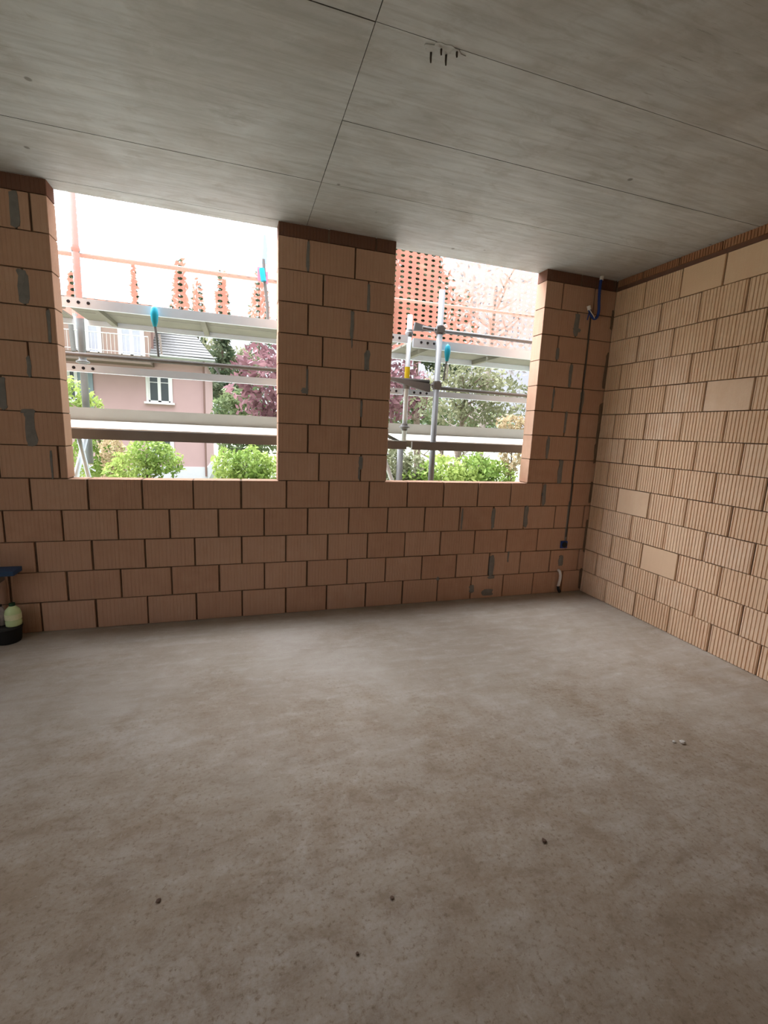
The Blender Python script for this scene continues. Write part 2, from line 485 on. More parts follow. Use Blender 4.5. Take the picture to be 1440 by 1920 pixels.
# mortar core
e = .004
wb.box(XL, -.001, .013, T - .004, 0, .994, 1)
for a, b in ((XL, W1L - e), (W1R + e, W2L - e), (W2R + e, -.001)):
    wb.box(a, b, .013, T - .004, .994, CEIL_Z, 1)
for x, z_, w_, h_ in ((-4.177, 2.50, .055, .19), (-4.167, 2.10, .06, .19), (-4.055, 1.90, .022, .19), (-4.319, 1.50, .05, .19),
                      (-4.191, 1.30, .065, .21), (-4.20, 1.40, .07, .03), (-4.173, 1.66, .025, .12), (-2.55, 2.50, .022, .19), (-2.125, 2.29, .026, .19),
                      (-2.238, 2.10, .03, .19), (-2.235, 1.985, .012, .08), (-2.12, 1.87, .042, .14), (-2.545, 1.70, .018, .16),
                      (-2.56, 1.63, .05, .04), (-2.149, 1.53, .016, .12), (-2.14, 1.14, .034, .10), (-2.15, 1.06, .016, .10),
                      (-.36, 2.30, .05, .19), (-.355, 2.26, .09, .03), (-.515, 2.06, .03, .10), (-.365, 1.90, .034, .19),
                      (-.511, 1.70, .02, .17), (-.223, 1.70, .04, .20), (-.363, 1.52, .022, .19), (-.516, 1.30, .03, .19),
                      (-.22, 1.32, .02, .18), (-.36, 1.10, .05, .21), (-.50, .90, .04, .19), (-.66, .71, .04, .19), (-.98, .70, .036, .18),
                      (-1.27, .70, .018, .18), (-.225, .65, .025, .42), (-.955, .29, .045, .19), (-.95, .185, .07, .03),
                      (-.25, .30, .05, .10), (-1.45, .20, .03, .03), (-.80, .36, .016, .10), (-1.13, .09, .05, .07), (-.97, .05, .12, .06),
                      (-4.10, 1.085, .014, .18)):
    blob(wb, PB, x, z_, w_, h_, 3)
for z_, w_, h_ in ((2.38, .03, .16), (1.96, .036, .30), (1.52, .045, .36), (1.28, .035, .2), (.92, .03, .2), (.52, .03, .3), (.12, .035, .2)):
    blob(wb, PB, -.010, z_, w_, h_, 1, .006)
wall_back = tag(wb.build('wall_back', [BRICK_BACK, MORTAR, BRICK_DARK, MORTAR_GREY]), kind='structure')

YB = -6.4                   # rear wall
wr = MB()
for k in range(13):
    ph = .295 if k % 2 == 0 else .158
    row(wr, PRt, 0.0, -YB, [ph + L * i for i in range(0, 21)], k * H, .15, 14, .0058, 0, smooth_p=.06)
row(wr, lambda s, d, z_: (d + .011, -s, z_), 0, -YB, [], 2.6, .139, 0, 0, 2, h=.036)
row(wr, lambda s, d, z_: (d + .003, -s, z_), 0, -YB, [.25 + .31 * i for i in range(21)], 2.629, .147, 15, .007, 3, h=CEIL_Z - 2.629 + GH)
wr.box(.014, .146, YB, T, 0, CEIL_Z, 1)
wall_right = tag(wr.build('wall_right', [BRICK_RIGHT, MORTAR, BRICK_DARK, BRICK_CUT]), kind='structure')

# left and rear walls stand outside the picture; an opening is added in the left for fill light
def plain_wall(name, P, length, openings, depth=.15):
    mb = MB()
    js = lambda k: [(.295 if k % 2 else .15) + L * i for i in range(24)]
    for k in range(14):
        z0 = k * H; z1 = min(z0 + H, CEIL_Z)
        spans = [(0, length)]
        for (a, b, c, d) in openings:
            if z0 < d - .01 and z1 > c + .01:
                spans = [s for q in spans for s in ((q[0], min(q[1], a)), (max(q[0], b), q[1])) if s[1] - s[0] > .01]
        for a, b in spans:
            row(mb, P, a, b, js(k), z0, depth, 0, 0, 0, h=z1 - z0 + (GH if k == 13 else 0))
            v = [P(a + .004, .012, z0), P(b - .004, .012, z0), P(b - .004, depth - .01, z0), P(a + .004, depth - .01, z0),
                 P(a + .004, .012, z1), P(b - .004, .012, z1), P(b - .004, depth - .01, z1), P(a + .004, depth - .01, z1)]
            mb.add(v, [(3, 2, 1, 0), (4, 5, 6, 7), (0, 1, 5, 4), (1, 2, 6, 5), (2, 3, 7, 6), (3, 0, 4, 7)], 1)
    return tag(mb.build(name, [BRICK_BACK, MORTAR]), kind='structure')
plain_wall('wall_left', lambda u, d, z_: (XL - d, -u, z_), -YB, [(2.0, 3.9, 0.0, 2.45)])
plain_wall('wall_rear', lambda u, d, z_: (XL + u, YB - d, z_), -XL, [])

# ------------------------------------------------------------------ floor and ceiling
fl = MB()
fl.box(XL - .15, .15, YB - .15, T, -.25, 0)
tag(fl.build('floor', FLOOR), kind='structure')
ce = MB()
ys = [T, -.001, -.56, -1.09, -1.60, -2.13, -2.66, -3.19, -3.72, -4.25, -4.78, -5.31, -5.84, YB - .15]
xs = [XL - .15, -5.06, -2.56, .15]
for i in range(len(ys) - 1):
    for k in range(len(xs) - 1):
        g = .0015
        dz = R.uniform(-.0012, .0012)
        y1 = ys[i] - (g if i > 1 else 0); y0 = ys[i + 1] + (g if 0 < i < len(ys) - 2 else 0)
        x0 = xs[k] + (g if k else 0); x1 = xs[k + 1] - (g if k < len(xs) - 2 else 0)
        z0, z1 = CEIL_Z + dz, CEIL_Z + .02
        v = [(x0, y0, z0), (x1, y0, z0), (x1, y1, z0), (x0, y1, z0), (x0, y0, z1), (x1, y0, z1), (x1, y1, z1), (x0, y1, z1)]
        ce.add(v, [(3, 2, 1, 0)], 0)
        ce.add(v, [(0, 1, 5, 4), (1, 2, 6, 5), (2, 3, 7, 6), (3, 0, 4, 7)], 1)
ce.box(XL - .15, .15, YB - .15, T, CEIL_Z + .016, CEIL_Z + .25, 1)
tag(ce.build('ceiling', [CEIL, JOINT]), kind='structure')

# short steel stubs poking out of the slab
for i, (x, y, l, lab) in enumerate(((-2.345, -1.555, .030, 'dark steel stub in ceiling slab, first of four from the long joint'),
                                    (-2.318, -1.582, .018, 'dark steel stub in ceiling slab, second of four from the long joint'),
                                    (-2.292, -1.566, .032, 'dark steel stub in ceiling slab, third of four from the long joint'),
                                    (-2.262, -1.59, .016, 'dark steel stub in ceiling slab, fourth and farthest from the long joint'))):
    s = MB().tube([(x, y, CEIL_Z + .01), (x + .001, y + .002, CEIL_Z - l * .6), (x + .003, y + .004, CEIL_Z - l)], [.0042, .0038, .0026], 8)
    tag(s.build('steel_stub', RUST), lab, 'steel stub', 'steel stubs in the ceiling')
pt = MB()
pts = []
n = 22
for k in range(n):
    t = 2 * math.pi * k / n
    pts.append((-2.30 + .075 * math.cos(t) * R.uniform(.7, 1.1), -1.572 + .032 * math.sin(t) * R.uniform(.7, 1.15)))
pt.add([(x, y, CEIL_Z - .0016) for x, y in pts] + [(-2.30, -1.572, CEIL_Z - .003)] + [(x, y, CEIL_Z + .004) for x, y in pts],
       [((i + 1) % n, i, n) for i in range(n)] + [(i, (i + 1) % n, n + 1 + (i + 1) % n, n + 1 + i) for i in range(n)])
tag(pt.build('mortar_smear', CEIL), 'grey rough patch on the ceiling around the four steel stubs', 'mortar patch')

# crumbs lying on the floor
def crumb(x, y, r, m, label, flat=.6):
    mb = MB()
    vs_ = []
    for i in range(5):
        th = math.pi * i / 4
        for k in range(7):
            ph = 2 * math.pi * k / 7
            q = r * R.uniform(.75, 1.2)
            vs_.append((x + q * math.sin(th) * math.cos(ph), y + q * math.sin(th) * math.sin(ph), r * flat * .9 + q * flat * math.cos(th)))
    fs = []
    for i in range(4):
        for k in range(7):
            fs.append((i * 7 + k, (i + 1) * 7 + k, (i + 1) * 7 + (k + 1) % 7, i * 7 + (k + 1) % 7))
    mb.add(vs_, fs)
    return tag(mb.build('rubble_crumb', m), label, 'crumb', 'crumbs lying on the floor')
crumb(-1.041, -1.90, .013, STONE_PALE, 'pale mortar crumb on the floor towards the right brick wall')
crumb(-1.075, -1.885, .008, STONE_PALE, 'tiny pale crumb on the floor just left of the largest pale crumb')
crumb(-2.008, -2.175, .0095, STONE_DARK, 'dark crumb alone in the middle of the bare floor', .45)
crumb(-3.237, -2.047, .008, STONE_DARK, 'dark flat chip on the dusty floor at far left', .35)
crumb(-2.578, -2.22, .0065, STONE_DARK, 'dark chip on the floor nearest below the middle of the room', .35)
crumb(-2.714, -2.335, .0045, STONE_DARK, 'smallest dark crumb on the front of the floor', .6)

# ------------------------------------------------------------------ electrical bits on the back wall
cond = MB().tube([(-.234, -.004, 2.40), (-.230, -.006, 2.19), (-.227, -.005, 1.97), (-.231, -.007, 1.67), (-.225, -.005, 1.31), (-.225, -.006, 1.03),
                  (-.221, -.005, .745), (-.227, -.006, .52)], .0055, 8)
tag(cond.build('wall_conduit', GREYPIPE, smooth=True), 'thin dark conduit running down the back wall near the corner', 'conduit')
sb = thing('socket_box', (-.24, 0, .45), 'dark socket box at the foot of the wall conduit near the corner', 'socket box')
m_ = MB(); m_.box(-.272, -.208, -.012, .03, .418, .482)
m_.build('box_body', NAVY, sb)
MB().lathe(0, 0, [(.022, 0), (.026, .002), (.026, .006), (.02, .006)]).build('box_lid', BLACK, sb)
lid = sb.children[-1]; lid.matrix_parent_inverse = Matrix.Identity(4); lid.rotation_euler = (math.radians(90), 0, 0); lid.location = (0, -.0125, 0)
wp = thing('pipe_stub', (-.258, 0, .01), 'short curved white pipe at the wall foot near the corner', 'pipe')
MB().tube([(-.262, .01, .215), (-.262, -.02, .205), (-.259, -.03, .17), (-.256, -.026, .13), (-.258, -.02, .09), (-.262, -.02, .065)], .0125, 12).build('pipe', WHITEPIPE, wp, True)
MB().tube([(-.262, -.02, .068), (-.258, -.022, .04), (-.245, -.03, .012)], .013, 10).build('rubber_end', BLACK, wp, True)
bc = thing('flexible_conduit', (-.21, -.03, 2.45), 'dark blue flexible conduit looping from the ceiling corner', 'conduit')
loop = [(-.192, -.03, 2.69), (-.203, -.035, 2.60), (-.205, -.045, 2.50), (-.200, -.05, 2.42), (-.213, -.055, 2.37), (-.240, -.055, 2.352), (-.268, -.05, 2.375), (-.290, -.045, 2.42)]
# smooth the loop and give it ribs
def smooth_pts(p, n=8):
    p = [Vector(q) for q in p]; out = []
    for i in range(len(p) - 1):
        p0, p1, p2, p3 = p[max(i - 1, 0)], p[i], p[i + 1], p[min(i + 2, len(p) - 1)]
        for k in range(n):
            t = k / n
            out.append(.5 * ((2 * p1) + (p2 - p0) * t + (2 * p0 - 5 * p1 + 4 * p2 - p3) * t * t + (3 * p1 - p0 - 3 * p2 + p3) * t ** 3))
    out.append(p[-1]); return out
sp = smooth_pts(loop, 10)
MB().tube(sp, [.0125 if i % 2 else .0105 for i in range(len(sp))], 10).build('ribbed_hose', NAVY, bc, True)
MB().tube([(-.190, -.03, 2.69), (-.194, -.031, 2.655)], .015, 12).build('ceiling_collar', WHITEPIPE, bc)
MB().tube([(-.288, -.045, 2.415), (-.300, -.044, 2.445)], .0145, 12).build('end_cap', WHITEPIPE, bc)
MB().tube([(-.300, -.050, 2.425), (-.29, -.063, 2.40), (-.268, -.072, 2.37), (-.25, -.072, 2.35)], .0035, 6).build('white_wire', WHITEPIPE, bc, True)
MB().tube([(-.288, -.05, 2.40), (-.30, -.055, 2.37), (-.306, -.055, 2.335)], .005, 6).build('loose_wire', NAVY, bc, True)

# ------------------------------------------------------------------ things at the left edge, by the back wall
tr = thing('trestle', (-4.75, -.2, 0), 'blue trestle whose end shows at the left edge by the back wall', 'trestle')
m_ = MB(); m_.box(-5.25, -4.285, -.17, -.05, .435, .462)
m_.build('top_board', BLUE, tr)
m_ = MB(); m_.box(-5.2, -4.37, -.15, -.07, .385, .436); m_.build('rail', TUBE, tr)
for x in (-4.44, -5.18):
    for s in (-1, 1):
        MB().tube([(x, -.11 + s * .02, .40), (x + (.0), -.11 + s * .085, 0.0)], .012, 8).build('leg', TUBE, tr)
wbt = thing('plastic_bottle', (-4.335, -.1, .1), 'pale green plastic bottle with dark cap standing on a black tub at the left edge', 'bottle')
MB().lathe(-4.335, -.1, [(.036, .102), (.041, .106), (.042, .13), (.039, .135), (.042, .14), (.042, .185), (.036, .205), (.018, .224), (.014, .228)], 20).build('bottle_body', BOTTLE, wbt, True)
MB().lathe(-4.335, -.1, [(.016, .228), (.016, .244), (.013, .246)], 14).build('cap', mat_plain('dark_green_cap', (.01, .05, .02), .5), wbt)
MB().lathe(-4.335, -.1, [(.0427, .145), (.0427, .18)], 20).build('sleeve', mat_plain('glint_patched_sleeve', (.80, .92, .52), .4, var=.3, scale=40), wbt)  # white glints put into the sleeve's patchy pale colour
bt2 = thing('plastic_bottle', (-4.402, -.085, .1), 'slim pale purple bottle beside the pale green one', 'bottle')
MB().lathe(-4.402, -.085, [(.018, .102), (.021, .106), (.021, .19), (.016, .21), (.008, .222)], 16).build('bottle_body', mat_plain('pale_purple_plastic', (.50, .45, .50), .2, var=.6, scale=60), bt2, True)
MB().lathe(-4.402, -.085, [(.009, .222), (.009, .234)], 12).build('cap', BLACK, bt2)
tb = thing('tub', (-4.36, -.1, 0), 'low black plastic tub on the floor at the left edge', 'tub')
MB().lathe(-4.37, -.1, [(.062, 0.0), (.066, .01), (.074, .088), (.078, .092), (.078, .10), (.070, .10)], 22).build('tub_body', BLACK, tb, True)
MB().lathe(-4.37, -.1, [(.069, .093), (.069, .101)], 22).build('lid', mat_plain('grey_black_lid', (.04, .04, .04), .6), tb)

# ------------------------------------------------------------------ scaffold beyond the windows
YN, YF = .47, 1.10
GROUND = -1.5
def hole_row(mb, x, z_, y, n, dx, r, mi):
    for k in range(n):
        mb.tube([(x + k * dx, y + .004, z_), (x + k * dx, y - .0015, z_)], r, 8, mi)
def deck_bay(x0, x1, z0, z1, label):
    d = thing('scaffold_deck', ((x0 + x1) / 2, .8, z0), label, 'scaffold deck', 'upper scaffold decks')
    m_ = MB(); m_.box(x0, x1, .435, .462, z0, z1)
    if x1 - x0 > 2: hole_row(m_, x0 + .07, z1 - .028, .435, 3, .058, .011, 1)
    hole_row(m_, x1 - .19, z1 - .028, .435, 3, .058, .011, 1)
    m_.build('edge_profile', [ALU, DARK], d)
    m_ = MB(); m_.box(x0, x1, YF - .03, YF, z0, z1); m_.build('edge_profile', ALU, d)
    for y0 in (.464, .78):
        m_ = MB(); m_.box(x0 + .01, x1 - .01, y0, y0 + .30, z1 - .022, z1 - .004); m_.build('deck_board', TIMBER, d)
    for k in range(4):
        x = x0 + .2 + k * (x1 - x0 - .4) / 3
        m_ = MB(); m_.box(x - .02, x + .02, .462, YF - .03, z0 + .01, z1 - .024); m_.build('cross_rib', TIMBER, d)
    return d
SX = (-4.185, -1.635, .92)
deck_bay(-4.145, -1.66, 2.105, 2.166, 'upper scaffold deck beyond the left window seen from below')
deck_bay(-1.61, .90, 2.078, 2.150, 'upper scaffold deck beyond the right window seen from below')
deck_bay(-5.9, -4.225, 2.105, 2.166, 'upper scaffold deck past the left edge of the left window')
def rail_board(x0, x1, z0, z1, label):
    m_ = MB(); m_.box(x0, x1, .50, .525, z0, z1); m_.box(x0, x1, .525, .545, z1 - .006, z1); m_.box(x0, x1, .525, .545, z0, z0 + .006)
    hole_row(m_, x0 + .06, (z0 + z1) / 2, .50, 3, .058, .011, 1)
    hole_row(m_, x1 - .18, (z0 + z1) / 2, .50, 3, .058, .011, 1)
    tag(m_.build('guard_rail_board', [ALU, DARK]), label, 'guard rail', 'pale perforated guard rails')
rail_board(-4.15, -1.655, 1.694, 1.745, 'pale perforated guard rail crossing the left window')
rail_board(-1.615, .90, 1.694, 1.742, 'pale perforated guard rail crossing the right window')
def lower_deck(x0, x1, label):
    d = thing('scaffold_deck', ((x0 + x1) / 2, .8, 1.23), label, 'scaffold deck', 'lower scaffold decks')
    m_ = MB(); m_.box(x0, x1, .335, .36, 1.235, 1.3035); m_.box(x0, x1, .36, .372, 1.235, 1.241); m_.build('edge_profile', DECKEDGE, d)
    m_ = MB(); m_.box(x0, x1, 1.06, 1.08, 1.232, 1.301); m_.build('edge_profile', DECKEDGE, d)
    for y0 in (.60, .835):
        m_ = MB(); m_.box(x0 + .005, x1 - .005, y0, y0 + .222, 1.275, 1.298); m_.build('deck_board', TIMBER, d)
    for k in range(4):
        x = x0 + .45 + k * (x1 - x0 - .9) / 3
        m_ = MB(); m_.box(x - .02, x + .02, .36, 1.06, 1.238, 1.274); m_.build('cross_rib', GALV, d)
lower_deck(-5.9, -1.66, 'lower scaffold deck just under eye height outside the left window')
lower_deck(-1.61, .90, 'lower scaffold deck just under eye height outside the right window')
for x0, x1, lab in ((-5.9, -1.66, 'pale timber toe board on the lower deck outside the left window'), (-1.61, .90, 'pale timber toe board on the lower deck outside the right window')):
    m_ = MB(); m_.box(x0, x1, 1.035, 1.062, 1.302, 1.462); m_.box(x0, x1, 1.062, 1.07, 1.452, 1.462)
    tag(m_.build('toe_board', TOEBOARD), lab, 'toe board', 'toe boards of the lower deck')
def cream_planks(x0, x1, labs):
    n = 24
    for i in range(2):
        m_ = MB(); v = []
        for k in range(n + 1):
            x = x0 + (x1 - x0) * k / n
            wv = .004 * math.sin(k * 1.3 + i * 2) + .003 * math.sin(k * .6)
            if i == 0:   # sheet resting with its far edge against the toe board
                v += [(x, .70, 1.313 + wv * .5), (x, 1.03, 1.362), (x, 1.03, 1.350), (x, .70, 1.303)]
            else:        # thin narrow board in front of it
                v += [(x, .60 + wv, 1.309), (x, .695, 1.309 + abs(wv) * .3), (x, .695, 1.3015), (x, .60 + wv, 1.3015)]
        f = [(0, 1, 2, 3), (4 * n + 3, 4 * n + 2, 4 * n + 1, 4 * n)]
        for k in range(n):
            for q in range(4):
                f.append((4 * k + q, 4 * k + 4 + q, 4 * k + 4 + (q + 1) % 4, 4 * k + (q + 1) % 4))
        m_.add(v, f)
        tag(m_.build('cream_board', WHITEBOARD), labs[i], 'board', 'cream boards lying on the lower deck')
cream_planks(-5.6, -1.70, ('wide cream board tilted against the toe board outside the left window', 'narrow cream board flat on the deck outside the left window'))
cream_planks(-1.60, .88, ('wide cream board tilted against the toe board outside the right window', 'narrow cream board flat on the deck outside the right window'))

def pole(x, y, z0, z1, r, label, m=GALV, group='scaffold standards'):
    t = thing('scaffold_pole', (x, y, z0), label, 'scaffold pole', group)
    MB().tube([(x, y, z0), (x, y, z1)], r, 14).build('tube', m, t, True)
    return t
def rosette(t, x, y, z_, r=.05, m=GALV):
    MB().lathe(x, y, [(.026, z_ - .03), (.03, z_ - .012), (r, z_ - .006), (r, z_ + .006), (.03, z_ + .012), (.026, z_ + .03)], 16).build('rosette', m, t)
p1 = pole(-1.637, .475, 1.302, 2.335, .021, 'slim bright scaffold pole with yellow sticker in the right window', ALU)
rosette(p1, -1.637, .475, 1.42, .045); rosette(p1, -1.637, .475, 2.19, .034); rosette(p1, -1.637, .475, 1.77, .032)
MB().lathe(-1.637, .475, [(.0225, 1.82), (.0225, 1.92)], 14).build('yellow_sticker', YELLOW, p1)
p1['label'] = 'slim bright scaffold pole with yellow sticker in the right window'
p2 = pole(-1.391, .405, GROUND, 2.54, .0254, 'thick grey scaffold pole standing across the right window')
for zc in (2.226, 1.78):
    m_ = MB(); m_.tube([(-1.391, .405, zc - .035), (-1.391, .405, zc + .035)], .034, 12)
    m_.box(-1.43, -1.36, .37, .425, zc - .022, zc + .022); m_.tube([(-1.435, .385, zc), (-1.45, .385, zc)], .012, 6)
    m_.build('coupler', TUBE, p2)
p3 = pole(-1.665, .475, GROUND, 1.23, .028, 'grey scaffold pole below the lower deck at the pillar side')
rosette(p3, -1.665, .475, .93, .05)
p3b = pole(-4.216, 1.175, 1.0, 3.32, .027, 'far scaffold pole at the left edge of the left window')
for zc, rr_ in ((1.83, .05), (2.685, .032)): rosette(p3b, -4.216, 1.175, zc, rr_)
p4 = pole(-1.59, 1.175, GROUND, 3.30, .026, 'far scaffold pole half hidden behind the brick pillar')
rosette(p4, -1.59, 1.175, 1.15, .05)
def brace(pts, r, label, m=GALV):
    tag(MB().tube(pts, r, 10).build('diagonal_brace', m, None, True), label, 'brace', 'diagonal scaffold braces')
brace([(-4.215, 1.10, 1.22), (-4.33, 1.10, .80), (-4.52, 1.10, .1)], .02, 'pale diagonal brace leaning left below the deck in the left window', ALU)
brace([(-4.25, 1.055, 1.22), (-4.20, 1.055, .90), (-4.09, 1.055, .2)], .018, 'pale diagonal brace leaning right below the deck in the left window', ALU)
brace([(-1.79, .64, 1.22), (-1.64, .64, .86), (-1.33, .64, .1)], .02, 'pale diagonal brace beside the pillar below the right deck', ALU)
def htube(x0, z0, x1, z1, y, r, label, m=TUBE, group='horizontal scaffold tubes'):
    pts = [(x0 + (x1 - x0) * k / 4, y, z0 + (z1 - z0) * k / 4) for k in range(5)]
    tag(MB().tube(pts, r, 10).build('scaffold_tube', m, None, True), label, 'scaffold tube', group)
htube(-5.8, 1.795, -1.44, 1.812, .452, .016, 'dark mid tube crossing the left window above the pale rail')
htube(-1.345, 1.765, .9, 1.746, .452, .016, 'dark mid tube running right from the thick pole')
htube(-1.345, 2.235, .9, 2.226, .456, .017, 'grey upper tube running right from the thick pole across the orange net')
htube(-5.8, 2.655, -1.64, 2.67, 1.222, .019, 'cream guard tube behind the net in the left window', TOEBOARD)
htube(-1.55, 2.655, .9, 2.685, 1.222, .014, 'cream guard tube behind the net in the right window', TOEBOARD)
# black rubber sleeve sagging around the mid tube by the thick pole
m_ = MB(); n = 12; vv = []
for k in range(n + 1):
    x = -1.82 + .385 * k / n
    s = math.sin(math.pi * min(1, k / n)); drop = .012 + .055 * (k / n) ** 1.4 * (1 if k < n else .8)
    for (dy, dz) in ((-.02, .012), (.02, .012), (.022, -drop), (-.022, -drop)):
        vv.append((x, .452 + dy, 1.812 - .03 * (k / n) + dz))
ff = [(0, 1, 2, 3), (4 * n + 3, 4 * n + 2, 4 * n + 1, 4 * n)]
for k in range(n):
    for q in range(4):
        a, b = 4 * k + q, 4 * k + (q + 1) % 4
        ff.append((a, a + 4, b + 4, b))
m_.add(vv, ff)
tag(m_.build('dark_sheet', TUBE), 'dark sheet folded over the mid tube beside the thick pole', 'sheet')
gp = thing('bracket', (-1.45, .52, 2.27), 'grey wedge bracket beside the upper coupler in the right window', 'bracket')
MB().prism([(-1.61, 2.21), (-1.44, 2.222), (-1.45, 2.25), (-1.60, 2.278)], .44, .465).build('plate', GALV, gp)
MB().tube([(-1.54, .428, 2.238), (-1.435, .42, 2.23)], .016, 8).build('bracket_tube', TUBE, gp)

def hook(x, y, ztop, length, label, lean=.0):
    t = thing('net_tie', (x, y, ztop - length), label, 'tie', 'blue headed ties under the upper deck')
    MB().lathe(x, y, [(.004, ztop), (.02, ztop - .02), (.026, ztop - .06), (.022, ztop - .10), (.012, ztop - .14)], 12).build('blue_head', CYAN, t, True)
    MB().tube([(x, y, ztop - .13), (x + lean * .5, y, ztop - length * .6), (x + lean, y, ztop - length)], .008, 8).build('rod', GALV, t)
    MB().tube([(x + .02 + lean * .5, y - .005, ztop - length * .55), (x + .022 + lean, y - .005, ztop - length * .95)], .007, 8).build('rod', WHITEPIPE, t)
hook(-3.552, .40, 2.165, .34, 'blue headed tie hanging from the deck in the left window', .015)
hook(-1.312, .40, 2.125, .30, 'blue headed tie beside the thick pole in the right window', -.02)
st = thing('strap_bundle', (-2.745, 1.05, 2.166), 'tilted rod with cyan and pink tape in the left window', 'rod with tape')
MB().tube([(-2.785, 1.05, 2.78), (-2.775, 1.05, 2.60), (-2.755, 1.05, 2.42), (-2.745, 1.05, 2.166)], .013, 8).build('rod', TUBE, st)
MB().tube([(-2.80, 1.04, 2.70), (-2.785, 1.035, 2.60)], .024, 10).build('cyan_tape', CYAN, st)
m_ = MB(); m_.box(-2.835, -2.81, 1.04, 1.05, 2.60, 2.71); m_.box(-2.765, -2.748, 1.04, 1.05, 2.585, 2.68); m_.build('pink_tape', PINK_TAPE, st)
m_ = MB(); m_.prism([(-2.80, 2.745), (-2.755, 2.745), (-2.752, 2.86), (-2.765, 2.97), (-2.785, 2.97), (-2.79, 2.86)], 1.045, 1.05); m_.build('sky_gap_strip', PALEBLUE, st)  # added strip standing in for bright sky through a gap in the net

# orange debris net: one sheet with oval holes
def net(x0, x1, z0, z1, y):
    cw, chh = .078, .0465
    nx, nz = int((x1 - x0) / cw), int((z1 - z0) / chh)
    vs_, fs = [], []
    outer = [(-.5, -.5), (0, -.5), (.5, -.5), (.5, 0), (.5, .5), (0, .5), (-.5, .5), (-.5, 0)]
    for i in range(nx):
        for k in range(nz):
            cx = x0 + (i + .5) * cw; cz = z0 + (k + .5) * chh
            b0 = len(vs_)
            for (a, b) in outer:
                px, pz = cx + a * cw, cz + b * chh
                vs_.append((px, y + .012 * math.sin(px * 2.1) + .006 * math.sin(px * 7 + pz * 3), pz))
            for q in range(8):
                t = -3 * math.pi / 4 + q * math.pi / 4
                px, pz = cx + .27 * cw * math.cos(t), cz + .27 * chh * math.sin(t)
                vs_.append((px, y + .012 * math.sin(px * 2.1) + .006 * math.sin(px * 7 + pz * 3), pz))
            for q in range(8):
                q2 = (q + 1) % 8
                fs.append((b0 + q, b0 + q2, b0 + 8 + q2, b0 + 8 + q))
    m_ = MB(); m_.add(vs_, fs)
    o = m_.build('debris_net', NET)
    return o
tag(net(-5.6, .95, 2.16, 3.36, 1.122), 'orange debris net hung along the upper scaffold deck', 'net')

# ------------------------------------------------------------------ ground outside
g = MB(); g.box(-60, 60, -30, 110, GROUND - .5, GROUND)
tag(g.build('ground', GRAVEL), kind='structure')

# ------------------------------------------------------------------ pink house
hs = thing('house', (-8.8, 22, GROUND), 'pink rendered house with grey tiled roof across the garden', 'house')
m_ = MB(); m_.box(-13.5, -4.62, 22, 29, -.82, 4.45); m_.build('lower_wall', PLASTER_PINK, hs)
m_ = MB(); m_.box(-13.5, -4.58, 21.96, 29.04, GROUND, -.82); m_.build('plinth', PLINTH, hs)
m_ = MB(); m_.box(-13.5, -6.98, 22, 29, 4.45, 6.62); m_.build('upper_wall', PLASTER_TAN, hs)
m_ = MB(); m_.box(-14.0, -6.7, 21.6, 29.4, 6.62, 6.74); m_.build('eaves', BROWN, hs)
# roof over the lower part, hipped, with tile courses
def tiled_slope(name, a, b, c, d, nrow):
    """a-b eave, d-c top edge; stepped courses"""
    a, b, c, d = map(Vector, (a, b, c, d))
    nrm = (b - a).cross(d - a).normalized()
    m_ = MB()
    for k in range(nrow):
        t0, t1 = k / nrow, (k + 1) / nrow
        p0, p1 = a.lerp(d, t0), b.lerp(c, t0); q0, q1 = a.lerp(d, t1), b.lerp(c, t1)
        m_.add([p0 + nrm * .035, p1 + nrm * .035, q1 + nrm * .01, q0 + nrm * .01, p0 - nrm * .05, p1 - nrm * .05, q1 - nrm * .05, q0 - nrm * .05],
               [(0, 1, 2, 3), (4, 5, 1, 0), (5, 6, 2, 1), (7, 4, 0, 3), (7, 6, 5, 4)])
    m_.build(name, ROOFTILE, hs)
tiled_slope('roof_slope', (-7.0, 21.5, 4.55), (-4.15, 21.5, 4.55), (-5.75, 24.6, 6.7), (-7.0, 24.6, 6.7), 14)
tiled_slope('roof_slope', (-4.15, 21.5, 4.55), (-4.15, 29.4, 4.55), (-5.75, 27, 6.7), (-5.75, 24.6, 6.7), 14)
m_ = MB(); m_.tube([(-7.0, 21.42, 4.47), (-4.1, 21.42, 4.43)], .07, 10); m_.build('gutter', GUTTER, hs, True)
m_ = MB(); m_.box(-7.0, -4.2, 21.5, 22.0, 4.25, 4.45); m_.build('soffit', WHITEFRAME, hs)
m_ = MB(); m_.tube([(-4.62, 21.45, 4.4), (-4.66, 21.9, 4.1), (-4.66, 21.9, -1.3)], .05, 8); m_.build('downpipe', PIPEBROWN, hs)
m_ = MB(); m_.tube([(-6.93, 21.9, 6.6), (-6.93, 21.9, 4.6)], .05, 8); m_.build('downpipe', PIPEBROWN, hs)
